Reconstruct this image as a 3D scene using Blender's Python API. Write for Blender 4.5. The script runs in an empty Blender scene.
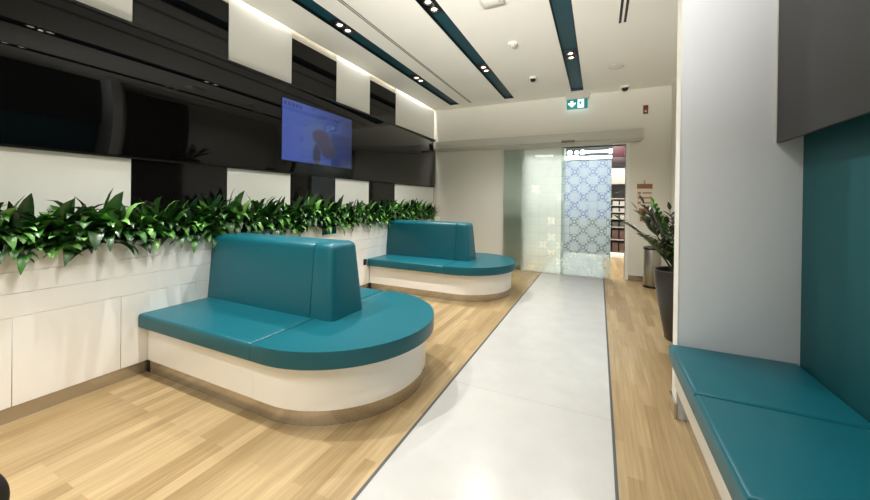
import bpy, bmesh, math, random
from mathutils import Vector, Matrix
random.seed(7)
C = bpy.context.scene.collection
PI = math.pi

# ------------------------------------------------------------------ materials
def lin(c):
    def f(v):
        v /= 255.0
        return v / 12.92 if v <= 0.04045 else ((v + 0.055) / 1.055) ** 2.4
    return (f(c[0]), f(c[1]), f(c[2]), 1.0)

def mat(name, rgb=(200, 200, 200), rough=0.5, metal=0.0, spec=0.5, coat=0.0, emit=None, strength=0.0, ior=1.5):
    m = bpy.data.materials.new(name); m.use_nodes = True
    b = m.node_tree.nodes['Principled BSDF']
    b.inputs['Base Color'].default_value = lin(rgb)
    b.inputs['Roughness'].default_value = rough
    b.inputs['Metallic'].default_value = metal
    b.inputs['Specular IOR Level'].default_value = spec
    b.inputs['IOR'].default_value = ior
    b.inputs['Coat Weight'].default_value = coat
    b.inputs['Coat Roughness'].default_value = 0.05
    if emit:
        b.inputs['Emission Color'].default_value = lin(emit)
        b.inputs['Emission Strength'].default_value = strength
    return m

class N:
    """small node-graph helper"""
    def __init__(s, m): s.m = m; s.t = m.node_tree; s.b = s.t.nodes.get('Principled BSDF')
    def new(s, kind, **kw):
        n = s.t.nodes.new(kind)
        for k, v in kw.items(): setattr(n, k, v)
        return n
    def link(s, a, b): s.t.links.new(a, b)
    def val(s, inp, v):
        if hasattr(v, 'links'): s.link(v, inp)
        else: inp.default_value = v
    def math(s, op, a, b=0.0, c=0.0, clamp=False):
        n = s.new('ShaderNodeMath', operation=op, use_clamp=clamp)
        s.val(n.inputs[0], a); s.val(n.inputs[1], b); s.val(n.inputs[2], c)
        return n.outputs[0]
    def mix(s, fac, a, b, blend='MIX'):
        n = s.new('ShaderNodeMix', data_type='RGBA', blend_type=blend)
        s.val(n.inputs[0], fac); s.val(n.inputs[6], a); s.val(n.inputs[7], b)
        return n.outputs[2]
    def coords(s, which='Object'):
        n = s.new('ShaderNodeTexCoord'); sp = s.new('ShaderNodeSeparateXYZ')
        s.link(n.outputs[which], sp.inputs[0]); return n.outputs[which], sp.outputs
    def noise(s, vec, scale, detail=2.0, rough=0.5):
        n = s.new('ShaderNodeTexNoise'); s.link(vec, n.inputs['Vector'])
        n.inputs['Scale'].default_value = scale; n.inputs['Detail'].default_value = detail; n.inputs['Roughness'].default_value = rough
        return n.outputs['Fac']
    def bump(s, h, strength=0.2, dist=0.01):
        n = s.new('ShaderNodeBump'); n.inputs['Strength'].default_value = strength; n.inputs['Distance'].default_value = dist
        s.link(h, n.inputs['Height']); s.link(n.outputs[0], s.b.inputs['Normal'])
    def ramp(s, fac, stops):
        n = s.new('ShaderNodeValToRGB'); s.link(fac, n.inputs[0])
        e = n.color_ramp.elements
        while len(e) < len(stops): e.new(0.5)
        for el, (p, c) in zip(e, stops): el.position = p; el.color = c
        return n.outputs[0]

def speckle(m, scale, strength, dist=0.002):
    g = N(m); v, _ = g.coords(); g.bump(g.noise(v, scale, 3), strength, dist); return m

M = {}
M['wall'] = speckle(mat('painted_wall', (226, 223, 212), 0.6), 60, 0.05)
M['partition'] = speckle(mat('cool_wall_paint', (218, 222, 228), 0.55), 60, 0.05)
M['ceiling'] = mat('ceiling_paint', (243, 240, 232), 0.8)
M['white_gloss'] = mat('white_gloss_laminate', (243, 241, 236), 0.28, coat=0.3)
M['panel_white'] = mat('white_lacquer', (236, 236, 230), 0.35)
M['black_glass'] = mat('black_glass', (8, 8, 9), 0.03, spec=0.5, ior=1.38)
M['black_panel'] = mat('black_satin_panel', (11, 11, 12), 0.06, ior=1.4)
M['black'] = mat('black_plastic', (14, 14, 15), 0.4)
M['dark_gloss'] = mat('dark_screen_panel', (46, 46, 45), 0.5)
M['bronze'] = mat('brushed_bronze_metal', (196, 188, 176), 0.2, 0.85)
M['steel'] = mat('brushed_steel', (170, 165, 155), 0.3, 1.0)
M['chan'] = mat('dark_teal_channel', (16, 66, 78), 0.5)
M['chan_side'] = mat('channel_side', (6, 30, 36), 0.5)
M['lens'] = mat('lit_lamp_lens', (255, 255, 255), 0.3, emit=(255, 244, 226), strength=6)
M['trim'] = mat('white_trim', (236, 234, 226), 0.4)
M['grey_metal'] = mat('silver_grey_cover', (196, 194, 184), 0.4)
M['plastic'] = mat('white_plastic', (226, 222, 212), 0.4)
M['soil'] = speckle(mat('dark_soil', (34, 26, 20), 0.95), 50, 1.0, 0.02)
M['walk_edge'] = mat('black_floor_trim', (66, 68, 68), 0.5)
M['teal_plaque'] = mat('teal_plaque', (10, 70, 78), 0.25)
M['pot'] = mat('charcoal_pot', (50, 45, 40), 0.35)
M['maroon'] = mat('maroon_sign', (66, 14, 28), 0.5)
M['brown'] = mat('brown_board', (96, 72, 52), 0.5)
M['tyre'] = mat('tyre_rubber', (20, 20, 22), 0.6)
M['paper'] = mat('notice_paper', (222, 212, 196), 0.6)
M['rust'] = mat('rust_brown_print', (150, 98, 68), 0.6)
M['ink'] = mat('brown_ink', (168, 116, 92), 0.6)
M['red'] = mat('red_plastic', (120, 22, 40), 0.4)
M['amber'] = mat('amber_plastic', (120, 74, 24), 0.4)
M['exit_green'] = mat('lit_exit_green', (10, 120, 112), 0.4, emit=(20, 140, 140), strength=0.35)
M['exit_white'] = mat('lit_exit_white', (240, 250, 255), 0.4, emit=(225, 245, 255), strength=0.9)
M['lamp_tube'] = mat('lit_tube', (255, 255, 255), 0.4, emit=(250, 250, 255), strength=3.0)
M['blue_screen'] = mat('lit_blue_wall', (44, 58, 92), 0.5, emit=(60, 96, 190), strength=0.4)
M['dim'] = mat('dim_shop_back', (70, 74, 78), 0.6)
M['wood_door'] = mat('dark_timber', (66, 48, 32), 0.5)
M['merch'] = mat('pale_goods', (168, 164, 156), 0.5)
M['merch_brown'] = mat('brown_goods', (88, 64, 56), 0.5)
M['merch_dark'] = mat('grey_goods', (76, 73, 68), 0.5)

# teal leatherette: fine grain
m = mat('teal_leatherette', (14, 88, 100), 0.36, spec=0.36); g = N(m)
v, _ = g.coords(); vo = g.new('ShaderNodeTexVoronoi'); vo.inputs['Scale'].default_value = 260
g.link(v, vo.inputs['Vector']); g.bump(vo.outputs['Distance'], 0.12, 0.002)
M['teal'] = m
m = m.copy(); m.name = 'deep_teal_leatherette'; M['teal_back'] = m
m.node_tree.nodes['Principled BSDF'].inputs['Base Color'].default_value = lin((8, 78, 84))
m.node_tree.nodes['Principled BSDF'].inputs['Roughness'].default_value = 0.6

# oak plank floor
m = mat('oak_planks', (205, 175, 125), 0.36); g = N(m); v, xyz = g.coords()
cmb = g.new('ShaderNodeCombineXYZ'); g.link(xyz[1], cmb.inputs[0]); g.link(xyz[0], cmb.inputs[1])
br = g.new('ShaderNodeTexBrick', offset=0.37, offset_frequency=2, squash=1.0)
g.link(cmb.outputs[0], br.inputs['Vector'])
for k, val in (('Color1', lin((170, 149, 113))), ('Color2', lin((140, 117, 81))), ('Mortar', lin((150, 120, 80))), ('Scale', 1.0),
               ('Mortar Size', 0.0009), ('Mortar Smooth', 0.4), ('Bias', -0.1), ('Brick Width', 0.72), ('Row Height', 0.07)):
    br.inputs[k].default_value = val
mp = g.new('ShaderNodeMapping'); mp.inputs['Scale'].default_value = (30, 1.3, 1); g.link(v, mp.inputs[0])
gr = g.noise(mp.outputs[0], 1.6, 4, 0.6)
mp2 = g.new('ShaderNodeMapping'); mp2.inputs['Scale'].default_value = (110, 2.5, 1); g.link(v, mp2.inputs[0])
gr2 = g.noise(mp2.outputs[0], 1.0, 2, 0.5)
c1 = g.mix(1.0, br.outputs['Color'], g.ramp(gr, [(0.3, (0.78, 0.75, 0.68, 1)), (0.68, (1.08, 1.08, 1.06, 1))]), 'MULTIPLY')
c2 = g.mix(1.0, c1, g.ramp(gr2, [(0.3, (0.9, 0.89, 0.86, 1)), (0.65, (1.03, 1.03, 1.02, 1))]), 'MULTIPLY')
g.link(c2, g.b.inputs['Base Color']); M['oak'] = m

# pale stone walkway tiles with faint joints
m = mat('pale_stone', (226, 224, 216), 0.25); g = N(m); v, xyz = g.coords()
fy = g.math('FRACT', g.math('DIVIDE', g.math('SUBTRACT', xyz[1], 2.33), 1.8))
jl = g.math('LESS_THAN', fy, 0.003)
nz = g.noise(v, 5, 4, 0.6)
base = g.ramp(nz, [(0.3, lin((172, 172, 168))), (0.7, lin((178, 178, 174)))])
g.link(g.mix(jl, base, lin((162, 161, 156))), g.b.inputs['Base Color']); M['stone'] = m

# leaves: each leaf carries its own green in a colour attribute
def leaf_mat(name, rough=0.3):
    m = mat(name, (40, 90, 30), rough, coat=0.15); g = N(m)
    a = g.new('ShaderNodeAttribute'); a.attribute_name = 'leaf_tint'
    g.link(a.outputs['Color'], g.b.inputs['Base Color'])
    return m
M['leaf'] = leaf_mat('planter_leaf', 0.34)
M['zz'] = leaf_mat('pot_plant_leaf', 0.3)
M['stem'] = mat('green_stem', (60, 84, 40), 0.5)

# frosted film with a clear star-tile pattern
def frost(name, xmin, cell, z_lo, z_hi, white, opacity, drop=.12, grid_w=.6, lo_op=.4):
    m = bpy.data.materials.new(name); m.use_nodes = True; g = N(m); g.t.nodes.remove(g.b)
    out = g.t.nodes['Material Output']
    v, xyz = g.coords()
    u = g.math('DIVIDE', g.math('SUBTRACT', xyz[0], xmin), cell); w = g.math('DIVIDE', xyz[2], cell)
    fu = g.math('SUBTRACT', g.math('FRACT', u), 0.5); fw = g.math('SUBTRACT', g.math('FRACT', w), 0.5)
    au = g.math('ABSOLUTE', fu); aw = g.math('ABSOLUTE', fw)
    par = g.math('FLOORED_MODULO', g.math('ADD', g.math('FLOOR', u), g.math('FLOOR', w)), 2.0)
    cellid = g.new('ShaderNodeCombineXYZ'); g.link(g.math('FLOOR', u), cellid.inputs[0]); g.link(g.math('FLOOR', w), cellid.inputs[1])
    wn = g.new('ShaderNodeTexWhiteNoise', noise_dimensions='2D'); g.link(cellid.outputs[0], wn.inputs['Vector'])
    keep = g.math('GREATER_THAN', wn.outputs['Value'], drop)
    def line(d, t): return g.math('LESS_THAN', g.math('ABSOLUTE', d), t)
    dia = g.math('ADD', au, aw)
    l1 = line(g.math('SUBTRACT', dia, 0.27), 0.058)                     # diamond
    l2 = g.math('MULTIPLY', line(g.math('SUBTRACT', au, aw), 0.058), g.math('GREATER_THAN', dia, 0.36))   # corner rays
    l2 = g.math('MULTIPLY', l2, g.math('LESS_THAN', dia, 0.8))
    l3 = g.math('MULTIPLY', line(g.math('SUBTRACT', g.math('MAXIMUM', au, aw), 0.4), 0.03), g.math('GREATER_THAN', g.math('MINIMUM', au, aw), 0.2))
    star = g.math('MULTIPLY', g.math('MAXIMUM', g.math('MAXIMUM', l1, l2), l3), g.math('MULTIPLY', par, keep))
    grid = g.math('GREATER_THAN', g.math('MAXIMUM', au, aw), 0.475)
    pat = g.math('MAXIMUM', star, g.math('MULTIPLY', grid, grid_w))
    inz = g.math('MULTIPLY', g.math('GREATER_THAN', xyz[2], z_lo), g.math('LESS_THAN', xyz[2], z_hi))
    pat = g.math('MULTIPLY', pat, inz)
    dens = g.math('ADD', lo_op, g.math('MULTIPLY', g.math('DIVIDE', xyz[2], 1.1, clamp=True), opacity - lo_op))      # the film thins out towards the floor
    op = g.math('MULTIPLY', g.math('SUBTRACT', 1.0, g.math('MULTIPLY', pat, 0.88)), dens)
    tr = g.new('ShaderNodeBsdfTransparent'); tl = g.new('ShaderNodeBsdfTranslucent'); df = g.new('ShaderNodeBsdfDiffuse')
    tl.inputs[0].default_value = white; df.inputs[0].default_value = white
    a = g.new('ShaderNodeMixShader'); a.inputs[0].default_value = 0.45; g.link(tl.outputs[0], a.inputs[1]); g.link(df.outputs[0], a.inputs[2])
    b = g.new('ShaderNodeMixShader'); g.link(op, b.inputs[0]); g.link(tr.outputs[0], b.inputs[1]); g.link(a.outputs[0], b.inputs[2])
    g.link(b.outputs[0], out.inputs[0])
    return m

def clear_glass(name, tint):
    m = bpy.data.materials.new(name); m.use_nodes = True; g = N(m); g.t.nodes.remove(g.b)
    out = g.t.nodes['Material Output']
    tr = g.new('ShaderNodeBsdfTransparent'); tr.inputs[0].default_value = tint
    gl = g.new('ShaderNodeBsdfGlossy'); gl.inputs['Roughness'].default_value = 0.02
    fr = g.new('ShaderNodeFresnel'); fr.inputs[0].default_value = 1.3
    a = g.new('ShaderNodeMixShader'); g.link(fr.outputs[0], a.inputs[0]); g.link(tr.outputs[0], a.inputs[1]); g.link(gl.outputs[0], a.inputs[2])
    g.link(a.outputs[0], out.inputs[0])
    return m
M['glass'] = clear_glass('door_glass', (0.90, 0.95, 0.93, 1))

# picture on the wall screen (a blue slide with a dim bowed figure)
m = mat('screen_picture', (6, 8, 14), 0.05); g = N(m); v, xyz = g.coords('Generated')
U, W = xyz[1], xyz[2]
def ell(cu, cw, ru, rw, soft=0.15):
    a = g.math('DIVIDE', g.math('SUBTRACT', U, cu), ru); b = g.math('DIVIDE', g.math('SUBTRACT', W, cw), rw)
    d = g.math('SQRT', g.math('ADD', g.math('MULTIPLY', a, a), g.math('MULTIPLY', b, b)))
    return g.math('DIVIDE', g.math('SUBTRACT', 1.0 + soft, d), soft * 2, clamp=True)
col = g.ramp(U, [(0.0, lin((76, 98, 178))), (0.25, lin((78, 98, 176))), (0.62, lin((62, 80, 146))), (1.0, lin((50, 60, 108)))])
col = g.mix(g.math('MULTIPLY', ell(0.42, 0.45, 0.14, 0.4, 0.5), 0.35), col, lin((96, 122, 150)))
col = g.mix(g.math('MULTIPLY', g.math('GREATER_THAN', U, 0.66), g.math('MULTIPLY', g.math('LESS_THAN', W, 0.62), 0.5)), col, lin((36, 46, 78)))
for e, c in (((0.44, 0.16, 0.055, 0.2), (62, 66, 90)), ((0.62, 0.26, 0.12, 0.13), (64, 66, 92)), ((0.5, 0.5, 0.125, 0.135), (76, 74, 98)), ((0.57, 0.4, 0.12, 0.15), (72, 70, 94))):
    col = g.mix(ell(*e), col, lin(c))
txt = g.math('MULTIPLY', g.math('GREATER_THAN', W, 0.9), g.math('LESS_THAN', W, 0.955))
txt = g.math('MULTIPLY', txt, g.math('MULTIPLY', g.math('LESS_THAN', U, 0.24), g.math('GREATER_THAN', g.math('FRACT', g.math('MULTIPLY', U, 21.0)), 0.35)))
col = g.mix(g.math('MULTIPLY', txt, 0.7), col, lin((40, 48, 84)))
ln = g.math('MULTIPLY', g.math('LESS_THAN', g.math('ABSOLUTE', g.math('SUBTRACT', W, 0.88)), 0.012), g.math('GREATER_THAN', U, 0.45))
col = g.mix(g.math('MULTIPLY', ln, 0.5), col, lin((44, 52, 90)))
g.link(col, g.b.inputs['Emission Color']); g.b.inputs['Emission Strength'].default_value = 0.58
M['picture'] = m

# ------------------------------------------------------------------ mesh helpers
def add_box(bm, x0, x1, y0, y1, z0, z1, mi=0):
    vs = [bm.verts.new((x, y, z)) for z in (z0, z1) for y in (y0, y1) for x in (x0, x1)]
    fs = []
    for q in ((0, 2, 3, 1), (4, 5, 7, 6), (0, 1, 5, 4), (2, 6, 7, 3), (0, 4, 6, 2), (1, 3, 7, 5)):
        f = bm.faces.new([vs[i] for i in q]); f.material_index = mi; fs.append(f)
    return vs, fs

def box(x0, x1, y0, y1, z0, z1, bev=0.0, seg=2):
    bm = bmesh.new(); add_box(bm, x0, x1, y0, y1, z0, z1)
    if bev: bmesh.ops.bevel(bm, geom=bm.edges[:], offset=bev, segments=seg, profile=0.5, affect='EDGES')
    return bm

def prism(pts, z0, z1, bev_top=0.0, bev_bot=0.0, seg=3):
    bm = bmesh.new()
    lo = [bm.verts.new((x, y, z0)) for x, y in pts]; hi = [bm.verts.new((x, y, z1)) for x, y in pts]
    n = len(pts)
    bm.faces.new(lo[::-1]); bm.faces.new(hi)
    for i in range(n):
        bm.faces.new((lo[i], lo[(i + 1) % n], hi[(i + 1) % n], hi[i]))
    for zz, b in ((z1, bev_top), (z0, bev_bot)):
        if b:
            es = [e for e in bm.edges if all(abs(q.co.z - zz) < 1e-6 for q in e.verts)]
            bmesh.ops.bevel(bm, geom=es, offset=b, segments=seg, profile=0.5, affect='EDGES')
    bmesh.ops.recalc_face_normals(bm, faces=bm.faces[:])
    return bm

def lathe(prof, cx, cy, n=40, bm=None, cap=True, mi=0):
    bm = bm or bmesh.new(); rings = []
    for r, z in prof:
        rings.append([bm.verts.new((cx + r * math.cos(2 * PI * k / n), cy + r * math.sin(2 * PI * k / n), z)) for k in range(n)])
    for a, b in zip(rings, rings[1:]):
        for k in range(n):
            f = bm.faces.new((a[k], a[(k + 1) % n], b[(k + 1) % n], b[k])); f.material_index = mi
    if cap:
        f = bm.faces.new(rings[0][::-1]); f.material_index = mi
        f = bm.faces.new(rings[-1]); f.material_index = mi
    return bm

def tube(bm, pts, radii, n=8):
    rings = []
    for i, p in enumerate(pts):
        p = Vector(p); a = Vector(pts[max(i - 1, 0)]); b = Vector(pts[min(i + 1, len(pts) - 1)])
        t = (b - a).normalized(); s = t.orthogonal().normalized() if i == 0 else (s - t * s.dot(t)).normalized()
        w = t.cross(s); r = radii[i] if isinstance(radii, (list, tuple)) else radii
        rings.append([bm.verts.new(p + (s * math.cos(2 * PI * k / n) + w * math.sin(2 * PI * k / n)) * r) for k in range(n)])
    for a, b in zip(rings, rings[1:]):
        for k in range(n): bm.faces.new((a[k], a[(k + 1) % n], b[(k + 1) % n], b[k]))
    bm.faces.new(rings[0][::-1]); bm.faces.new(rings[-1])
    return bm

def obj(name, bm, mats, parent=None, smooth=40):
    bm.normal_update()
    me = bpy.data.meshes.new(name)
    if smooth:
        for f in bm.faces: f.smooth = True
        lim = math.radians(smooth)
        for e in bm.edges:
            if len(e.link_faces) == 2 and e.calc_face_angle(0) > lim: e.smooth = False
    bm.to_mesh(me); bm.free()
    for q in (mats if isinstance(mats, (list, tuple)) else [mats]): me.materials.append(q)
    o = bpy.data.objects.new(name, me); C.objects.link(o)
    if parent is not None:
        o.parent = parent; o.matrix_parent_inverse = Matrix.Translation(-Vector(parent.location))
    return o

def tag(o, label, cat, group=None):
    o['label'] = label; o['category'] = cat
    if group: o['group'] = group
    return o
def thing(name, label, cat, loc=(0, 0, 0), group=None):
    o = bpy.data.objects.new(name, None); o.empty_display_size = 0.1; C.objects.link(o); o.location = loc
    return tag(o, label, cat, group)
def struct(name, bm, m, parent=None, smooth=40):
    o = obj(name, bm, m, parent, smooth)
    if parent is None: o['kind'] = 'structure'
    return o
def copy_tree(o, dloc, parent=None):
    c = o.copy(); C.objects.link(c)
    if parent is None: c.location = Vector(o.location) + Vector(dloc)
    else: c.parent = parent; c.matrix_parent_inverse = o.matrix_parent_inverse.copy()
    for ch in list(o.children): copy_tree(ch, dloc, c)
    return c

# ------------------------------------------------------------------ dimensions
XW, XR = -3.24, 1.05          # media wall, right wall
YB, Y0 = 6.75, -3.0           # door wall, wall behind the camera
ZC = 3.23                     # ceiling
XP = -3.04                    # planter face
YF = 9.25                     # shops beyond the door

# ------------------------------------------------------------------ shell
bm = bmesh.new()
add_box(bm, -4.2, 2.6, Y0 - .1, YF + 1.0, -0.1, 0.0)
struct('floor', bm, M['oak'])
struct('walkway', box(-0.937, 0.083, Y0, YF + .1, 0.0, 0.003), M['stone'])
struct('trim_1', box(-0.953, -0.937, Y0, YB + .4, 0.0, 0.004), M['walk_edge'])
struct('trim_2', box(0.083, 0.097, Y0, YB + .4, 0.0, 0.004), M['walk_edge'])
struct('wall_left', box(XW - .12, XW, Y0, YB + .2, 0.0, 3.6), M['wall'])
struct('wall_right', box(XR, XR + .12, Y0, YB + .2, 0.0, 3.6), M['wall'])
struct('wall_rear', box(XW, XR, Y0 - .12, Y0, 0.0, 3.6), M['wall'])
OX0, OX1, OZ = -1.318, 0.41, 2.31
bm = bmesh.new()
add_box(bm, XW, OX0, YB, YB + .16, 0, 3.6); add_box(bm, OX1, XR, YB, YB + .16, 0, 3.6); add_box(bm, OX0, OX1, YB, YB + .16, OZ, 3.6)
struct('wall_back', bm, M['wall'])
bm = bmesh.new()
add_box(bm, OX1, OX1 + .055, YB - .012, YB + .17, 0, OZ + .03); add_box(bm, OX0 - .03, OX0, YB - .012, YB + .17, 0, OZ + .03)
add_box(bm, OX0, OX1, YB - .012, YB + .17, OZ, OZ + .03)
struct('door_1', bm, M['trim'])
struct('wall_partition', box(0.444, XR, 2.536, 2.668, 0, ZC + .2, 0.003), M['partition'])
bm = bmesh.new(); add_box(bm, .428, .4404, 2.522, 2.682, 0, .095); add_box(bm, .4404, XR - .02, 2.6685, 2.682, 0, .095)
struct('baseboard_partition', bm, M['bronze'])
struct('partition_lit_end', box(.4405, .4435, 2.534, 2.67, .095, ZC), M['trim'])  # white facing added on the partition end, standing in for light falling there
struct('baseboard_back', box(OX1 + .055, XR, YB - .014, YB, 0, .085), M['bronze'])
struct('baseboard_left', box(-2.9, OX0 - .03, YB - .014, YB, 0, .085), M['bronze'])
struct('baseboard_right', box(XR - .014, XR, 2.668, YB, 0, .085), M['bronze'])

# ceiling slab with three long openings, and the cove along the media wall
CH = [(-2.722, -2.532, 6.45, 'nearest the black glass media wall'), (-1.622, -1.445, 6.45, 'in the middle of the ceiling'), (-0.457, -0.262, 6.45, 'ending just before the exit sign')]
YS = -2.6
xs = [-3.185] + [q for c in CH for q in c[:2]] + [XR]
bm = bmesh.new()
for i in range(0, len(xs), 2): add_box(bm, xs[i], xs[i + 1], Y0, YB, ZC, ZC + .02)
for x0, x1, ye, _ in CH:
    add_box(bm, x0, x1, Y0, YS, ZC, ZC + .02); add_box(bm, x0, x1, ye, YB, ZC, ZC + .02)
add_box(bm, XW, XR, Y0, YB, 3.5, 3.56)
struct('ceiling', bm, M['ceiling'], smooth=0)
struct('trim_3', box(-2.95, -2.93, Y0, YB, ZC + .02, 3.5), M['ceiling'])     # back of the light cove

for x0, x1, ye, where in CH:
    t = thing('ceiling_channel', 'long dark teal recessed lighting channel ' + where, 'ceiling channel', ((x0 + x1) / 2, YS, ZC))
    d = .035
    bm = bmesh.new(); add_box(bm, x0, x1, YS, ye, ZC + d, ZC + d + .01)
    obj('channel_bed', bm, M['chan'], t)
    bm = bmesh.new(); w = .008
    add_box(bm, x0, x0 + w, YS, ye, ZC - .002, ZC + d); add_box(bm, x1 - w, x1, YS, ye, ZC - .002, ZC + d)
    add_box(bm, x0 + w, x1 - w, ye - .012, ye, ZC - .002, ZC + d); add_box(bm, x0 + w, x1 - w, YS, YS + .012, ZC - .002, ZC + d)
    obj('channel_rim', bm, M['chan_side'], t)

# ------------------------------------------------------------------ downlights
def spot(x, y, z, energy, size=95, color=(1.0, .975, .935), rad=.025, blend=.7, tilt=0):
    l = bpy.data.lights.new('downlight_beam', 'SPOT'); l.energy = energy; l.spot_size = math.radians(size); l.spot_blend = blend
    l.color = color; l.shadow_soft_size = rad
    o = bpy.data.objects.new('downlight_beam', l); C.objects.link(o); o.location = (x, y, z); o.rotation_euler = (0, math.radians(tilt), 0); return o

def twin_downlight(x, y, label, group=None):
    t = thing('twin_downlight', label, 'downlight', (x, y, ZC + .03), group)
    bm = bmesh.new(); z0, z1 = ZC + .003, ZC + .034
    obj('housing', box(x - .075, x + .075, y - .15, y + .15, z0 + .015, z1, .004), M['black'], t)
    for dy in (-.07, .07):
        r = lathe([(.048, z0 + .016), (.048, z0), (.04, z0), (.028, z0 + .012)], x, y + dy, 28, cap=False)
        ring = obj('lamp_ring', r, M['steel'], t)
        obj('lamp_lens', lathe([(.028, z0 + .008), (.02, z0 + .006), (.004, z0 + .005)], x, y + dy, 24), M['lens'], ring)
rows = [(-2.627, 'the teal channel nearest the media wall'), (-1.533, 'the middle teal channel'), (-0.36, 'the teal channel that ends by the exit sign')]
EN = 70
for x, nm in rows:
    for y in (-2.3, -.4, 1.3, 3.11, 4.91):
        if y > 4: lab, grp = 'twin downlight at the far end of ' + nm, None
        elif y > 3 and x < -1: lab, grp = 'bright twin downlight at the near end of ' + nm, None
        else: lab, grp = 'twin round downlight set overhead outside the picture', 'overhead downlights'
        twin_downlight(x, y, lab, grp)
        spot(x, y, ZC - .01, EN * (3.3 if x < -2 else (.95 if x < -1 else .85) * (1.45 if y > 4 else 1.15)), *((72, (1, .975, .935), .015, .8, -13) if x < -2 else (126 if y > 1 else 116, (1, .975, .935), .02, .7)))

# ------------------------------------------------------------------ ceiling fittings
t = thing('slot_diffuser', 'long thin grey linear slot in the ceiling between two teal channels', 'air slot', (-2.285, YS, ZC))
obj('slot_flange', box(-2.312, -2.258, YS, 6.46, ZC - .003, ZC), M['ceiling'], t)
for xx in (-2.298, -2.272): obj('air_slot', box(xx - .007, xx + .007, YS, 6.44, ZC - .0045, ZC - .003), mat('slot_grey', (96, 94, 88), .7), t)
t = thing('slot_diffuser', 'short pair of black ceiling air slots at the top right', 'air slot', (.2, 2, ZC))
obj('slot_flange', box(.155, .25, 2.4, 4.21, ZC - .003, ZC + .002), M['ceiling'], t)
for xx in (.179, .226): obj('air_slot', box(xx - .012, xx + .012, 2.4, 4.2, ZC - .005, ZC - .003), M['black'], t)

def ceil_disc(name, label, cat, x, y, prof_parts):
    t = thing(name, label, cat, (x, y, ZC))
    for pn, prof, m in prof_parts: obj(pn, lathe([(r, ZC - d) for r, d in prof], x, y, 32), M[m], t)
    return t
k = 1.016
ceil_disc('smoke_detector', 'white round smoke detector on the ceiling, the nearer of two', 'smoke detector', -.952 * k, 4.153 * k,
          [('base', [(.055, 0), (.058, .012), (.05, .028)], 'plastic'), ('sensor_head', [(.034, .028), (.032, .045), (.018, .056)], 'grey_metal')])
ceil_disc('smoke_detector', 'small dark tipped detector on the ceiling, the farther of two', 'smoke detector', -.927 * k, 5.402 * k,
          [('base', [(.055, 0), (.058, .014), (.05, .034)], 'plastic'), ('sensor_head', [(.04, .034), (.038, .06), (.02, .074)], 'black')])
ceil_disc('ceiling_speaker', 'flat round pale speaker disc on the ceiling beside the exit sign', 'speaker', .2, 5.53,
          [('frame', [(.1, 0), (.1, .006), (.088, .012)], 'grey_metal'), ('grille', [(.087, .0115), (.05, .015), (.004, .016)], 'plastic')])
ceil_disc('dome_camera', 'small black security dome camera on the ceiling above the door', 'camera', .365, 6.52,
          [('base', [(.07, -.002), (.07, .02), (.062, .03)], 'plastic'), ('dome', [(.05, .03), (.046, .055), (.03, .074), (.006, .082)], 'black')])
t = thing('access_point', 'white rounded square wireless access point at the top of the ceiling', 'access point', (-.95, 3.2, ZC))
obj('body', box(-1.06, -.84, 3.08, 3.3, ZC - .035, ZC + .003, .015, 3), M['plastic'], t)
obj('cover', box(-1.02, -.88, 3.12, 3.26, ZC - .042, ZC - .035, .003), M['ceiling'], t)

# exit sign below the ceiling at the door wall
t = thing('exit_sign', 'green and white lit exit sign with down arrow above the door', 'exit sign', (-.37, 6.66, ZC))
sx0, sx1, sz0, sz1, sy = -.54, -.2, 2.965, 3.135, 6.62
obj('mount', box(sx0 - .02, sx1 + .02, sy - .01, sy + .06, sz1, ZC, .006), M['grey_metal'], t)
obj('sign_body', box(sx0, sx1, sy, sy + .04, sz0, sz1, .004), M['exit_green'], t)
def flat(pts, y, th=.003):
    bm = bmesh.new(); a = [bm.verts.new((x, y, z)) for x, z in pts]; b = [bm.verts.new((x, y + th, z)) for x, z in pts]; n = len(pts)
    bm.faces.new(a); bm.faces.new(b[::-1])
    for i in range(n): bm.faces.new((a[i], b[i], b[(i + 1) % n], a[(i + 1) % n]))
    bmesh.ops.recalc_face_normals(bm, faces=bm.faces[:]); return bm
ax, az = -.455, 3.05
obj('arrow', flat([(ax - .022, az + .055), (ax + .022, az + .055), (ax + .022, az + .012), (ax + .062, az + .026), (ax + .062, az), (ax, az - .058), (ax - .062, az), (ax - .062, az + .026), (ax - .022, az + .012)], sy - .003), M['exit_white'], t)
pic = obj('pictogram_panel', box(-.36, -.258, sy - .003, sy, sz0 + .012, sz1 - .012), M['exit_white'], t)
bm = bmesh.new(); px, pz = -.31, 3.05
for p in ([(px - .008, pz + .04), (px + .012, pz + .04), (px + .012, pz + .058), (px - .008, pz + .058)],
          [(px - .022, pz - .005), (px + .002, pz - .012), (px + .016, pz + .032), (px - .014, pz + .034)],
          [(px - .014, pz + .034), (px - .036, pz + .018), (px - .03, pz + .01), (px - .008, pz + .024)],
          [(px + .014, pz + .032), (px + .036, pz + .016), (px + .032, pz + .008), (px + .01, pz + .02)],
          [(px - .022, pz - .005), (px - .036, pz - .04), (px - .026, pz - .044), (px - .01, pz - .01)],
          [(px - .008, pz - .01), (px + .018, pz - .026), (px + .014, pz - .054), (px + .004, pz - .05), (px + .007, pz - .03), (px - .012, pz - .018)]):
    b2 = flat(p, sy - .005, .002); me = bpy.data.meshes.new('tmp'); b2.to_mesh(me); b2.free(); bm.from_mesh(me); bpy.data.meshes.remove(me)
obj('running_figure', bm, M['exit_green'], pic, smooth=0)
gl = bpy.data.lights.new('exit_sign_glow', 'AREA'); gl.shape = 'RECTANGLE'; gl.size = .34; gl.size_y = .16; gl.energy = .15; gl.color = (.75, .95, 1)
o = bpy.data.objects.new('exit_sign_glow', gl); C.objects.link(o); o.location = (-.37, sy + .05, 3.05); o.rotation_euler = (PI / 2, 0, 0)

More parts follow.
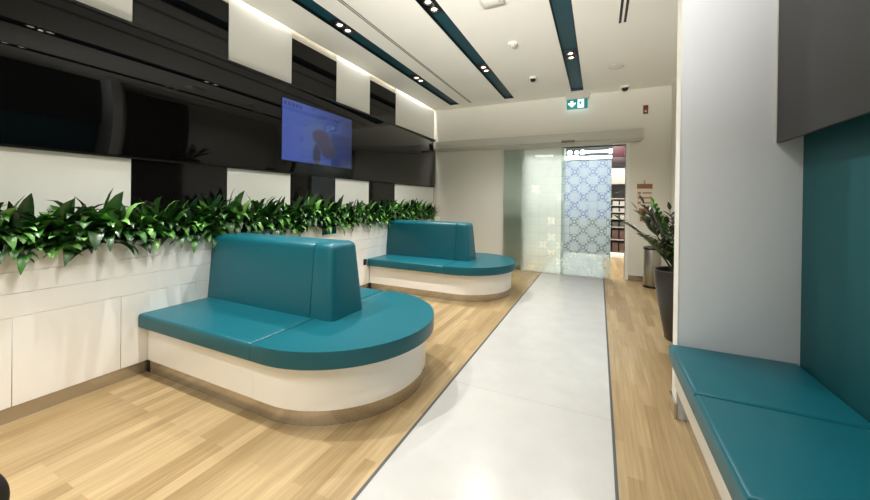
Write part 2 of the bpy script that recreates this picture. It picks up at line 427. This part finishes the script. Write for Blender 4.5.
# ------------------------------------------------------------------ media wall panels
J = [1.41 + .755 * i for i in range(-6, 7)]
def panel(y0, y1, z0, z1, white, label, grp):
    o = obj('wall_panel', box(XW, XW + .022, y0 + .002, y1 - .002, z0, z1, .0015, 1), M['panel_white' if white else 'black_panel'])
    return tag(o, label, 'wall panel', grp)
order = {0: 'nearest', 1: 'second', 2: 'third', 3: 'fourth'}
segs = []
y = 1.41 - .755
pat = [(y, 1.41, 1), (1.41, 2.165, 0), (2.165, 2.92, 1), (2.92, 3.675, 0), (3.675, 4.43, 1), (4.43, 5.185, 0), (5.185, YB, 1)]
places = ['at the left edge', 'second from the left', 'left of the wall screen', 'above the wall screen', 'right of the wall screen', 'second from the far corner', 'in the far corner']
lowpl = ['at the left edge', 'behind the plants near the first sofa', 'left of the wall screen', 'directly under the wall screen', 'right of the wall screen', 'second from the far corner', 'in the far corner']
for (a, b, w), pu, pl in zip(pat, places, lowpl):
    cn = 'white' if w else 'black'
    panel(a, b, 2.6, 3.46 if w else 3.16, w, f'{cn} panel of the upper row on the media wall, {pu}', None)
    panel(a, b, 0.95, 1.62, w, f'{cn} panel of the row just above the plants, {pl}', None)
a = pat[0][0]; w = 0
while a > Y0 + .1:
    b = a; a = max(a - .755, Y0)
    cn = 'white' if w else 'black'
    for z0, z1, rw in ((2.6, 3.46 if w else 3.16, 'upper'), (.95, 1.62, 'lower')):
        panel(a, b, z0, z1, w, f'{cn} wall panel of the {rw} row beyond the left edge of the picture', f'{cn} {rw} panels out of view')
    w = 1 - w
t = thing('glass_band', 'long glossy black glass band running the length of the media wall', 'glass panel', (XW, Y0, 1.6))
obj('glass_face', box(XW + .022, XW + .06, Y0, YB - .015, 1.605, 2.585, .003), M['black_glass'], t)
obj('backing_board', box(XW + .0002, XW + .0219, Y0 + .01, YB - .02, 1.624, 2.596), M['black'], t)
obj('top_ledge', box(XW + .022, XW + .066, Y0, YB - .015, 2.585, 2.61, .002), M['black'], t)
obj('bottom_ledge', box(XW + .022, XW + .05, Y0, YB - .015, 1.592, 1.605, .002), M['black'], t)
xf = XW + .06
t = thing('wall_screen', 'blue lit screen with a dim figure set in the black glass band', 'screen', (xf, 3.35, 1.74))
obj('screen_frame', box(xf, xf + .0025, 2.752, 3.958, 1.735, 2.435), M['black'], t)
obj('picture', box(xf + .0025, xf + .004, 2.758, 3.952, 1.741, 2.429), M['picture'], t)

# cove light strip hidden above the ceiling edge
for a, b, wh in pat:
    if not wh: continue
    b = min(b, YB - .2)
    l = bpy.data.lights.new('cove_light', 'AREA'); l.shape = 'RECTANGLE'; l.size = .02; l.size_y = b - a - .06; l.energy = 8.0 * (b - a); l.color = (1, .98, .95)
    o = bpy.data.objects.new('cove_light', l); C.objects.link(o); o.location = (-3.200, (a + b) / 2, 3.40)

# ------------------------------------------------------------------ planter
PY0 = -2.9
t = thing('planter', 'long white planter bench with grooved front running along the media wall', 'planter', (XP, PY0, 0))
xb = XW + .03
obj('body', box(xb, XP - .014, PY0, YB - .02, 0.085, .90), M['white_gloss'], t)
bm = bmesh.new()
add_box(bm, XP - .03, XP - .014, PY0, YB - .02, .90, .985); add_box(bm, xb, xb + .012, PY0, YB - .02, .90, .985)
obj('rim', bm, M['white_gloss'], t)
obj('soil', box(xb + .012, XP - .03, PY0 + .01, YB - .03, .90, .945), M['soil'], t)
for z0, z1 in ((.6, .7355), (.7375, .8605), (.8625, .985)):
    obj('front_board', box(XP - .014, XP, PY0, YB - .02, z0, z1, .0012, 1), M['white_gloss'], t)
obj('skirting', box(XP - .012, XP - .001, PY0, YB - .02, 0, .084), M['bronze'], t)
y = .776 - .504 * 7
while y < YB - .1:
    a, b = max(y, PY0), min(y + .504, YB - .02)
    if b - a > .05: obj('door_panel', box(XP - .014, XP, a + .0013, b - .0013, .086, .598, .0012, 1), M['white_gloss'], t)
    y += .504
t = thing('wall_socket', 'small black power socket on the planter front beside the far sofa', 'socket', (XP, 4.11, .41))
sk = obj('face_plate', box(XP, XP + .008, 4.075, 4.145, .37, .45, .003), M['black'], t)
obj('socket_insert', box(XP + .008, XP + .011, 4.087, 4.133, .382, .438, .001), mat('socket_grey', (60, 60, 58), .4), t)
t = thing('planter_plaque', 'small dark teal plaque on the planter front behind the near sofa', 'plaque', (XP, 3.37, .86))
obj('plaque_plate', box(XP, XP + .006, 3.245, 3.495, .868, .984, .002), M['teal_plaque'], t)
obj('plaque_rail', box(XP, XP + .012, 3.24, 3.50, .858, .868, .002), M['trim'], t)

# ------------------------------------------------------------------ plants
def leaf(bm, lay, root, az, el, L, W, droop, tint, fold=.25, segs=6, twist=0.0):
    d = Vector((math.cos(az) * math.cos(el), math.sin(az) * math.cos(el), math.sin(el)))
    side = Vector((-math.sin(az), math.cos(az), 0))
    p = Vector(root); rows_ = []; step = L / segs
    side = (side * math.cos(twist) + d.cross(side) * math.sin(twist)).normalized()
    for i in range(segs + 1):
        s = i / segs
        w = W * (math.sin(PI * min(1, s * .92 + .06)) ** .8) * (1 - .35 * s) if i < segs else 0.0015
        if i == 0: w = .004
        up = side.cross(d).normalized() * -1
        rows_.append([bm.verts.new(p + side * w * q - up * (abs(q) * w * -fold)) for q in (-1, -.5, 0, .5, 1)])
        p = p + d * step
        d = (d + Vector((0, 0, -droop * (.4 + s) / segs))).normalized()
    for a, b in zip(rows_, rows_[1:]):
        for k in range(4):
            f = bm.faces.new((a[k], a[k + 1], b[k + 1], b[k]))
            sh = 1.18 if k in (1, 2) else 1.0
            for lp in f.loops: lp[lay] = (tint[0] * sh, tint[1] * sh, tint[2] * sh, 1)

def planter_plant(seed):
    r = random.Random(seed); bm = bmesh.new(); lay = bm.loops.layers.float_color.new('leaf_tint')
    greens = [(30, 62, 24), (50, 98, 38), (76, 132, 52), (112, 164, 78), (24, 48, 20), (58, 108, 42), (38, 76, 30)]
    for i in range(54):
        az = r.uniform(0, 2 * PI)
        u = r.random()
        if math.cos(az) < -.25 and r.random() < .75: az = PI - az            # most lean to the room
        el = math.radians(r.uniform(12, 72)) if u < .82 else math.radians(r.uniform(62, 84))
        L = r.uniform(.15, .235) * (1.0 if u < .82 else 1.12)
        if math.cos(az) < -.2: el = max(el, math.radians(62)); 
        h = r.uniform(0, .09)
        tint = lin(r.choice(greens))
        leaf(bm, lay, (r.uniform(-.04, .055), r.uniform(-.08, .08), h), az, el, L, r.uniform(.029, .046), r.uniform(1.3, 3.2), tint, fold=r.uniform(.15, .4), twist=r.uniform(-.5, .5))
    for v in bm.verts:
        v.co.x = max(v.co.x, -.05 - .012 * r.random()); v.co.x = min(v.co.x, .13 + (v.co.x - .13) * .45) if v.co.x > .13 else v.co.x
    return bm
def dark_plant(seed):
    r = random.Random(seed); bm = bmesh.new(); lay = bm.loops.layers.float_color.new('leaf_tint')
    for i in range(16):
        az = r.uniform(-1.9, 1.9); el = math.radians(r.uniform(30, 86))
        leaf(bm, lay, (r.uniform(-.03, .03), r.uniform(-.05, .05), 0), az, el, r.uniform(.2, .3), r.uniform(.012, .018), r.uniform(.1, .7), lin(r.choice([(34, 22, 28), (44, 30, 34), (26, 26, 22)])), fold=.5)
    return bm
plab = 'glossy green broad leaved plant in the row growing along the white planter'
protos = []
for i in range(6):
    protos.append(planter_plant(100 + i))
pm = []
n = 0
y = -2.2
r = random.Random(5)
meshes = []
for bm in protos:
    bm.normal_update(); me = bpy.data.meshes.new('leafy_plant')
    for f in bm.faces: f.smooth = True
    bm.to_mesh(me); bm.free(); me.materials.append(M['leaf']); meshes.append(me)
while y < YB - .42:
    o = bpy.data.objects.new('leafy_plant', meshes[n % 6]); C.objects.link(o)
    o.location = (-3.135 + r.uniform(-.004, .01), y, .94); o.rotation_euler = (0, 0, r.uniform(-.07, .07)); s = r.uniform(1.0, 1.25)
    o.scale = (s, s, s * r.uniform(1.08, 1.3))
    tag(o, plab if y > .7 else 'green leafy planter plant beyond the left edge of the picture', 'plant', 'leafy plants along the planter' if y > .7 else 'planter plants out of view')
    y += r.uniform(.135, .165); n += 1
o = obj('spiky_plant', dark_plant(3), M['leaf']); o.location = (-3.11, YB - .27, .94); o.scale = (1, 1, 1.2)
tag(o, 'dark purple spiky plant at the far end of the planter', 'plant')

# ------------------------------------------------------------------ island sofas
def arc_pts(cx, cy, R, a0, a1, n):
    return [(cx + R * math.cos(a0 + (a1 - a0) * i / n), cy + R * math.sin(a0 + (a1 - a0) * i / n)) for i in range(n + 1)]
def make_sofa(label):
    X0 = XP + .004; cx, cy = -1.75, 2.08
    t = thing('island_sofa', label, 'sofa', (X0, cy, 0), 'round ended teal island sofas')
    R = .64; sx = -1.88
    obj('base_panel', box(X0 + .006, sx - .0012, cy - R, cy + R, .088, .345, .0015, 1), M['white_gloss'], t)
    obj('base_end', prism([(sx + .0012, cy - R)] + arc_pts(cx, cy, R, -PI / 2, PI / 2, 48) + [(sx + .0012, cy + R)], .088, .345), M['white_gloss'], t, 30)
    obj('skirting', prism([(X0 + .03, cy - R + .003)] + arc_pts(cx, cy, R - .003, -PI / 2, PI / 2, 48) + [(X0 + .03, cy + R - .003)], 0, .087), M['bronze'], t, 30)
    bm = bmesh.new(); add_box(bm, X0, X0 + .03, cy - R + .001, cy - R + .05, 0, .09); add_box(bm, X0, X0 + .03, cy + R - .05, cy + R - .001, 0, .09)
    obj('end_foot', bm, M['black'], t)
    RS = .70; z0, z1 = .348, .452; g = .0015; jx = -1.835
    sb = lambda pts, **k: prism(pts, z0, z1, .022, .008, 4)
    obj('seat_cushion', sb([(X0, cy - RS), (jx - g, cy - RS), (jx - g, cy - g), (X0, cy - g)]), M['teal'], t)
    obj('seat_cushion', sb([(X0, cy + g), (jx - g, cy + g), (jx - g, cy + RS), (X0, cy + RS)]), M['teal'], t)
    obj('end_cushion', sb([(jx + g, cy - RS)] + arc_pts(cx, cy, RS, -PI / 2, PI / 2, 64) + [(jx + g, cy + RS)]), M['teal'], t)
    # tapered backrest in two upholstered blocks
    def block(xa, xb_, xbt, end):
        b0, b1, t0, t1, zb, zt = cy - .205, cy + .165, cy - .162, cy + .12, .45, .988
        bm = bmesh.new()
        lo = [(xa, b0), (xb_, b0), (xb_, b1), (xa, b1)]; hi = [(xa, t0), (xbt, t0), (xbt, t1), (xa, t1)]
        lv = [bm.verts.new((x, y, zb)) for x, y in lo]; hv = [bm.verts.new((x, y, zt)) for x, y in hi]
        bm.faces.new(lv[::-1]); bm.faces.new(hv)
        for i in range(4): bm.faces.new((lv[i], lv[(i + 1) % 4], hv[(i + 1) % 4], hv[i]))
        E = lambda a, b: bm.edges.get((a, b))
        big = [E(hv[0], hv[1]), E(hv[2], hv[3])]
        if end: big += [E(hv[1], hv[2]), E(lv[1], hv[1]), E(lv[2], hv[2])]
        bmesh.ops.bevel(bm, geom=big, offset=.05, segments=5, profile=.5, affect='EDGES')
        seam = [e for e in bm.edges if all(abs(q.co.x - xa) < 1e-5 for q in e.verts) or (not end and all(abs(q.co.x - xb_) < 1e-5 for q in e.verts))]
        bmesh.ops.bevel(bm, geom=seam, offset=.006, segments=2, profile=.5, affect='EDGES')
        return bm
    obj('backrest', block(X0, -1.868, -1.868, False), M['teal'], t)
    obj('backrest_end', block(-1.866, -1.655, -1.70, True), M['teal'], t)
    return t
s1 = make_sofa('large teal island sofa in the foreground with white curved base')
s2 = copy_tree(s1, (0, 2.78, 0)); s2['label'] = 'smaller looking teal island sofa at the back near the glass door'

# ------------------------------------------------------------------ wall bench on the right
BX, BB, BE = .398, .985, 2.532
t = thing('wall_bench', 'long teal upholstered wall bench at the lower right with white base', 'bench', (BX, BE, 0))
y = BE; i = 0
while i < 5:
    b, a = y - .001, y - .615
    obj('seat_cushion', prism([(BX, a), (BB, a), (BB, b), (BX, b)], .352, .452, .02, .006, 4), M['teal'], t)
    y -= .616; i += 1
ye = y
obj('fascia', box(BX + .03, BX + .055, ye, BE - .01, .2, .35, .002), M['white_gloss'], t)
obj('deck', box(BX + .055, XR - .002, ye, BE - .01, .27, .35), M['white_gloss'], t)
obj('plinth', box(BX + .082, BX + .10, ye, BE - .02, 0, .27), M['bronze'], t)
t = thing('back_pad', 'tall dark teal padded backrest panel on the wall above the bench', 'wall pad', (BB, ye, .45))
obj('padding', box(BB + .002, XR - .012, ye, 2.534, .36, 1.7, .012, 3), M['teal_back'], t)
obj('backing_board', box(XR - .012, XR - .001, ye, 2.534, .45, 1.72), M['black'], t)
t = thing('black_panel', 'big matt black panel on the right wall above the teal pad', 'wall panel', (.88, 1.5, 1.645))
obj('panel_front', box(.879, .9, ye, 2.53, 1.642, 3.2, .002), M['dark_gloss'], t)
obj('panel_body', box(.9, XR - .001, ye, 2.53, 1.726, 3.2), M['black'], t)
obj('edge_strip', box(.876, .8785, 2.524, 2.5335, 1.645, 3.2), M['grey_metal'], t)

# tall timber panel on the right wall, seen in the black glass
t = thing('timber_door', 'tall dark timber door leaf on the right wall behind the partition', 'door', (XR, 3.5, 0))
obj('door_leaf', box(XR - .03, XR - .001, 2.95, 4.1, .09, 3.1, .003), M['wood_door'], t)
obj('handle', tube(bmesh.new(), [(XR - .03, 3.05, .95), (XR - .07, 3.05, .95), (XR - .07, 3.05, 1.15), (XR - .03, 3.05, 1.15)], .01), M['steel'], t)

# ------------------------------------------------------------------ sliding glass door
t = thing('door_operator', 'long silver grey sliding door cover mounted above the glass door', 'door operator', (-1.2, YB, 2.4))
obj('cover', box(-3.17, .64, YB - .13, YB, 2.385, 2.545, .008), M['grey_metal'], t)
obj('end_cap', box(.64, .655, YB - .132, YB, 2.383, 2.547, .004), M['plastic'], t)
obj('motion_sensor', box(-.62, -.4, YB - .165, YB - .13, 2.372, 2.412, .008), mat('sensor_grey', (128, 122, 106), .5), t)
obj('guide_rail', box(-3.1, .62, YB - .09, YB - .03, 2.345, 2.385), M['grey_metal'], t)
def leaf_door(x0, x1, yy, label, fm):
    t = thing('sliding_glass_leaf', label, 'glass door', ((x0 + x1) / 2, yy, 0))
    obj('pane', box(x0, x1, yy - .005, yy + .005, .012, 2.35), M['glass'], t)
    obj('frosted_film', box(x0 + .004 if x0 > -1 else OX0 + .004, x1 - .004, yy + .006, yy + .0066, .016, fm[1]), fm[0], t)
    obj('top_clamp', box(x0, x1, yy - .012, yy + .012, 2.30, 2.35), M['grey_metal'], t)
    obj('floor_guide', box(x0, x1, yy - .008, yy + .008, .0032, .012), M['grey_metal'], t)
leaf_door(-1.68, -.57, YB - .05, 'milky frosted glass door leaf on the left, overlapping the white wall',
          (frost('film_left', -1.3, .148, .05, 1.9, (.86, .87, .87, 1), .8, .68, .2, .42), 2.3))
leaf_door(-.62, .195, YB - .075, 'clearer glass door leaf on the right with a grid of star tiles',
          (frost('film_right', -.615, .148, .02, 2.05, (.76, .82, .90, 1), .52, .08, .6, .36), 2.05))

# ------------------------------------------------------------------ wall items by the door
t = thing('call_point', 'small red and amber call point box on the wall right of the header', 'call point', (.68, YB, 2.85))
obj('back_box', box(.65, .72, YB - .03, YB + .002, 2.80, 2.94, .004), M['amber'], t)
obj('red_cover', box(.655, .715, YB - .036, YB - .03, 2.875, 2.936, .002), M['red'], t)
obj('button', lathe([(.014, 0), (.012, .006)], 0, 0, 16), M['plastic'], t)
b = C.objects['button']; b.parent = None; b.data.transform(Matrix.Translation((.685, YB - .03, 2.84)) @ Matrix.Rotation(PI / 2, 4, 'X')); b.parent = t; b.matrix_parent_inverse = Matrix.Translation(-Vector(t.location))

t = thing('hanging_notice', 'two hanging notice sheets with rust brown headers on the wall beside the plant', 'notice', (.69, YB, 1.2))
def sheet(name, x0, x1, z0, z1, bars, yy):
    bm = bmesh.new(); add_box(bm, x0, x1, yy, yy + .003, z0, z1, 0)
    for bx0, bx1, bz0, bz1, mi in bars: add_box(bm, x0 + (x1 - x0) * bx0, x0 + (x1 - x0) * bx1, yy - .0015, yy, z0 + (z1 - z0) * bz0, z0 + (z1 - z0) * bz1, mi)
    return obj(name, bm, [M['paper'], M['rust'], M['ink']], t, 0)
sheet('upper_sheet', .578, .80, 1.24, 1.63, [(0, 1, .8, 1, 1)] + [(.06, .26, q, q + .09, 2) for q in (.15, .36, .57)] + [(.36, .94, q + .02, q + .07, 1) for q in (.15, .36, .57)], YB - .012)
sheet('lower_sheet', .60, .78, .98, 1.235, [(.05, .95, .55, .95, 1), (.15, .85, .1, .4, 1), (.3, .6, .42, .52, 2)], YB - .01)
obj('hook', box(.675, .695, YB - .016, YB, 1.63, 1.69, .002), M['steel'], t)

# waste bin
t = thing('waste_bin', 'brushed steel pedal waste bin with black lid behind the plant pot', 'bin', (.76, 6.36, 0))
cx, cy = .765, 6.36
obj('bin_body', lathe([(.118, .03), (.12, .034), (.12, .585), (.117, .59)], cx, cy, 40), M['steel'], t)
obj('bin_base', lathe([(.122, 0), (.124, .004), (.124, .03), (.12, .032)], cx, cy, 40), M['black'], t)
obj('lid', lathe([(.123, .59), (.124, .612), (.11, .632), (.05, .642), (.004, .643)], cx, cy, 40), M['black'], t)

# potted plant
pcx, pcy = .73, 4.02
t = thing('potted_plant', 'tall charcoal pot with a dark glossy arching leafed plant beside the partition', 'plant', (pcx, pcy, 0))
obj('pot', lathe([(.13, 0), (.135, .006), (.16, .15), (.195, .35), (.222, .52), (.236, .655), (.232, .665), (.216, .665), (.206, .60)], pcx, pcy, 48, cap=True), M['pot'], t)
obj('soil', lathe([(.211, .62), (.1, .628), (.004, .63)], pcx, pcy, 32), M['soil'], t)
rr = random.Random(21)
def frond(az, el, L, bend, tints, nl=11, ll=.105):
    bs = bmesh.new(); p = Vector((pcx + .06 * math.cos(az), pcy + .06 * math.sin(az), .62)); pts = []
    d = Vector((math.cos(az) * math.cos(el), math.sin(az) * math.cos(el), math.sin(el)))
    steps = 16; bl = bmesh.new(); lay = bl.loops.layers.float_color.new('leaf_tint'); q = []
    for i in range(steps + 1):
        pts.append(p.copy()); q.append(d.copy()); p = p + d * L / steps; d = (d + Vector((math.cos(az) * bend, math.sin(az) * bend, -bend * .5)) / steps).normalized()
    tube(bs, pts, [.010 * (1 - .75 * i / steps) for i in range(steps + 1)], 6)
    st = obj('frond_stem', bs, M['stem'], t)
    for k in range(nl):
        s = .28 + .72 * k / (nl - 1); i = min(int(s * steps), steps); dd = q[i]; pp = pts[i]
        sd = dd.cross(Vector((0, 0, 1))).normalized()
        for sg in ((-1, 1) if k < nl - 1 else (0,)):
            v = (dd * .75 + sd * sg * .8 + Vector((0, 0, .22))).normalized()
            leaf(bl, lay, pp, math.atan2(v.y, v.x), math.asin(max(-1, min(1, v.z))), ll * rr.uniform(.85, 1.15) * (1.1 - .3 * abs(s - .55)), .025, .5, lin(rr.choice(tints)), fold=.3, segs=5, twist=rr.uniform(-.4, .4))
    obj('leaflets', bl, M['zz'], st)
dk = [(30, 42, 28), (44, 58, 38), (36, 50, 34), (58, 80, 42)]
for az, el, L, bend in ((2.95, 63, .70, .55), (3.6, 70, .74, .4), (2.5, 74, .76, .3), (4.3, 66, .66, .5), (3.3, 80, .64, .25), (1.8, 76, .66, .2), (.6, 84, .6, .1), (5.0, 80, .6, .2), (3.9, 58, .62, .6), (4.9, 62, .56, .5)):
    frond(az, math.radians(el), L, bend, dk)
frond(3.5, math.radians(83), .72, .35, [(70, 150, 40), (86, 164, 48), (60, 136, 40)], 13, .075)
frond(4.6, math.radians(74), .42, .4, [(54, 120, 40), (66, 136, 46)], 9, .075)

# wheel just entering at the lower left
t = thing('cart_wheel', 'black tyred wheel edge poking in at the lower left corner', 'wheel', (-2.10, .375, 0))
wc = Vector((-2.10, .375, .16))
def ring_y(R, r_, m, name, par):
    bm = bmesh.new(); n1, n2 = 48, 12; vs = []
    for i in range(n1):
        a = 2 * PI * i / n1
        vs.append([bm.verts.new(((R + r_ * math.cos(2 * PI * j / n2)) * math.cos(a), r_ * math.sin(2 * PI * j / n2), (R + r_ * math.cos(2 * PI * j / n2)) * math.sin(a))) for j in range(n2)])
    for i in range(n1):
        for j in range(n2): bm.faces.new((vs[i][j], vs[(i + 1) % n1][j], vs[(i + 1) % n1][(j + 1) % n2], vs[i][(j + 1) % n2]))
    bmesh.ops.recalc_face_normals(bm, faces=bm.faces[:])
    bmesh.ops.transform(bm, matrix=Matrix.Translation(wc) @ Matrix.Rotation(math.radians(60), 4, 'Z'), verts=bm.verts[:])
    return obj(name, bm, m, par)
ty = ring_y(.138, .022, M['tyre'], 'tyre', t); ring_y(.112, .008, M['steel'], 'wheel_rim', t)
bm = bmesh.new()
for k in range(8):
    a = 2 * PI * k / 8; tube(bm, [(0, 0, 0), (.112 * math.cos(a), 0, .112 * math.sin(a))], .004, 6)
tube(bm, [(0, -.02, 0), (0, .02, 0)], .02, 16)
bmesh.ops.transform(bm, matrix=Matrix.Translation(wc) @ Matrix.Rotation(math.radians(60), 4, 'Z'), verts=bm.verts[:])
obj('spokes_and_hub', bm, M['steel'], t)

# ------------------------------------------------------------------ beyond the door
struct('wall_corridor', box(-4.0, -.80, YF, YF + .1, 0, 3.2), M['wall'])
struct('wall_shopfront', box(-.80, 2.5, YF + .6, YF + .7, 0, 3.2), M['dim'])
struct('wall_corridor_return', box(-.82, -.80, YF + .1, YF + .6, 0, 3.2), M['wall'])
struct('wall_corridor_left', box(-4.1, -4.0, YB + .2, YF + .1, 0, 3.2), M['wall'])
struct('wall_corridor_right', box(2.5, 2.6, YB + .2, YF + .7, 0, 3.2), M['wall'])
struct('ceiling_corridor', box(-4.1, 2.6, YB + .16, YF + .7, 3.2, 3.3), M['ceiling'])
t = thing('shop_screen', 'large pale blue lit shopfront panel seen through the star patterned glass', 'shop panel', (-.25, YF + .1, 0))
obj('lit_face', box(-.78, .235, YF + .1, YF + .14, .95, 2.33, .004), M['blue_screen'], t)
obj('lower_face', box(-.78, .235, YF + .1, YF + .14, .06, .94, .004), mat('shop_grey', (44, 46, 50), .5), t)
obj('kick_plate', box(-.78, .235, YF + .11, YF + .14, 0.003, .055), M['trim'], t)
t = thing('shop_beam', 'white lit beam across the shopfront above the blue panel', 'beam', (-.25, YF, 2.4))
obj('beam_face', box(-.78, .27, YF + .06, YF + .16, 2.38, 2.45, .004), M['lamp_tube'], t)
t = thing('tube_lamp', 'white tube lamp with round ends glimpsed above the shopfront beam', 'lamp', (-.25, YF + .1, 2.5))
obj('tube', tube(bmesh.new(), [(-.36, YF + .12, 2.56), (.26, YF + .12, 2.56)], .028, 12), M['lamp_tube'], t)
def ball(c, r): 
    bm = bmesh.new(); bmesh.ops.create_uvsphere(bm, u_segments=20, v_segments=12, radius=r, matrix=Matrix.Translation(c)); return bm
for x, rad in ((-.38, .062), (.24, .06)): obj('round_end', ball((x, YF + .12, 2.56), rad), M['lamp_tube'], t)
t = thing('globe_lamp', 'white globe lamps at the left above the shopfront beam', 'lamp', (-.65, YF + .1, 2.5))
for x, rad in ((-.68, .062), (-.52, .05)): obj('globe', ball((x, YF + .12, 2.555), rad), M['lamp_tube'], t)
obj('globe_bracket', box(-.74, -.46, YF + .115, YF + .13, 2.455, 2.49), M['grey_metal'], t)
t = thing('shop_sign', 'dark maroon hanging shop sign at the top right of the doorway', 'sign', (.45, YF, 2.3))
obj('sign_board', box(.28, .72, YF, YF + .05, 2.40, 2.68, .004), M['maroon'], t)
obj('sign_lower_band', box(.28, .72, YF, YF + .05, 2.22, 2.395, .004), mat('sign_dark', (38, 20, 18), .5), t)
obj('hanger', box(.48, .50, YF + .02, YF + .03, 2.68, 3.2), M['black'], t)
t = thing('display_shelf', 'shop display unit with white top panel seen in the clear door gap', 'shelf', (.5, YF + .2, 0))
obj('top_panel', box(.26, 1.2, YF + .1, YF + .16, 1.76, 2.14, .004), M['merch'], t)
obj('back_board', box(.26, 1.2, YF + .45, YF + .47, .1, 1.76), M['merch_dark'], t)
obj('plinth', box(.26, 1.2, YF + .08, YF + .45, 0, .12, .004), M['trim'], t)
for z in (.42, .72, .92, 1.08, 1.24, 1.40): obj('shelf_board', box(.26, 1.2, YF + .12, YF + .45, z, z + .02), M['merch'], t)
for z, h, mm, nm in ((.12, .24, 'merch_brown', 'brown'), (.44, .22, 'merch_brown', 'dusky'), (.74, .12, 'merch_dark', 'grey'), (.94, .1, 'merch', 'pale'), (1.10, .09, 'merch', 'white'), (1.26, .1, 'merch', 'cream')):
    for i, x in enumerate((.30, .46)):
        o = obj('goods_box', box(x, x + .13, YF + .16, YF + .34, z + .0005, z + h, .003), M[mm])
        tag(o, {.12: 'brown carton standing on the plinth of the display unit beyond the door', .44: 'dusky brown box on the lowest board of the display unit beyond the door',
                .74: 'grey box on the second board of the display unit beyond the door', .94: 'pale box on the third board of the display unit beyond the door',
                1.10: 'white box on the fourth board of the display unit beyond the door', 1.26: 'cream box on the fifth board of the display unit beyond the door'}[z], 'box', nm + ' boxes on the display unit')

def area(name, x, y, z, sx, sy, e, color=(1, .99, .97)):
    t = thing('ceiling_light_panel', {'hall': 'flat square light panel in the hall ceiling beyond the glass door', 'rear_fill': 'added square fill light panel in the ceiling behind the viewpoint, unseen'}[name], 'light panel', (x, y, z + .02), name + ' light panels')
    obj('panel_frame', box(x - sx / 2 - .03, x + sx / 2 + .03, y - sy / 2 - .03, y + sy / 2 + .03, z + .006, z + .0195), M['trim'], t)
    l = bpy.data.lights.new(name + '_panel_light', 'AREA'); l.shape = 'RECTANGLE'; l.size = sx; l.size_y = sy; l.energy = e; l.color = color
    o = bpy.data.objects.new(name + '_panel_light', l); C.objects.link(o); o.location = (x, y, z)
area('hall', -2.0, 8.1, 3.18, .9, .9, 75); area('hall', .0, 8.1, 3.18, .9, .9, 75); area('hall', 1.5, 8.1, 3.18, .9, .9, 45)
area('rear_fill', -2.05, -1.4, ZC - .02, .7, .7, 20)  # added unseen ceiling panel, extra fill light from behind the camera

# added unseen uplighters behind the camera, fill light to brighten the ceiling
UP = 1350
for i, (x, tx, kk) in enumerate(((-2.35, -2.2, .62), (-1.15, -1.0, .9), (-.45, -.25, 1.15))):
    yl, zl = -2.3, 1.2
    t = thing('fill_uplighter', 'added black uplighter behind the viewpoint, unseen fill for the ceiling', 'fill lamp', (x, yl, 0), 'added fill uplighters')
    obj('base', lathe([(.14, 0), (.14, .015), (.02, .03)], x, yl, 32), M['black'], t)
    obj('pole', lathe([(.014, .02), (.014, zl - .1)], x, yl, 16), M['black'], t)
    obj('bowl', lathe([(.03, zl - .11), (.09, zl - .06), (.12, zl), (.112, zl), (.08, zl - .045), (.02, zl - .08)], x, yl, 32), M['black'], t)
    l = bpy.data.lights.new('ceiling_fill_beam', 'SPOT'); l.energy = UP * kk * .95; l.spot_size = math.radians(46); l.spot_blend = 1; l.color = (1, .97, .92); l.shadow_soft_size = .02
    o = bpy.data.objects.new('ceiling_fill_beam', l); C.objects.link(o); o.location = (x, yl, zl - .03)
    o.rotation_euler = (Vector((tx, 5.9, ZC)) - Vector(o.location)).to_track_quat('-Z', 'Y').to_euler()

# ------------------------------------------------------------------ world, camera, view
w = bpy.data.worlds.new('world'); bpy.context.scene.world = w; w.use_nodes = True
bgn = w.node_tree.nodes['Background']; bgn.inputs[0].default_value = (.9, .95, 1, 1); bgn.inputs[1].default_value = .3
f_px, yaw, pit, roll, cyp = 347.98, .43995, .0037258, -.012626, 202.4
cw, sw, cp, sp, cr, sr = math.cos(yaw), math.sin(yaw), math.cos(pit), math.sin(pit), math.cos(roll), math.sin(roll)
A = Matrix(((cw, sw, 0), (0, 0, 1), (-sw, cw, 0))); B = Matrix(((1, 0, 0), (0, cp, sp), (0, -sp, cp))); R = Matrix(((cr, -sr, 0), (sr, cr, 0), (0, 0, 1)))
m3 = R @ B @ A
cam = bpy.data.cameras.new('camera'); co = bpy.data.objects.new('camera', cam); C.objects.link(co)
rot = Matrix((m3[0], m3[1], -m3[2])).transposed()
co.matrix_world = Matrix.Translation((0, 0, 1.3)) @ rot.to_4x4()
cam.sensor_fit = 'HORIZONTAL'; cam.sensor_width = 36; cam.lens = f_px * 36 / 870; cam.shift_y = -(250 - cyp) / 870; cam.clip_start = .02
sc = bpy.context.scene; sc.camera = co
sc.view_settings.view_transform = 'Standard'; sc.view_settings.look = 'None'; sc.view_settings.exposure = 0.3; sc.view_settings.gamma = 1
sc.view_settings.use_curve_mapping = False
sc.cycles.max_bounces = 10; sc.cycles.diffuse_bounces = 6; sc.cycles.transparent_max_bounces = 16
sc.cycles.caustics_reflective = False; sc.cycles.caustics_refractive = False
sc.cycles.use_denoising = True; sc.cycles.sample_clamp_indirect = 6
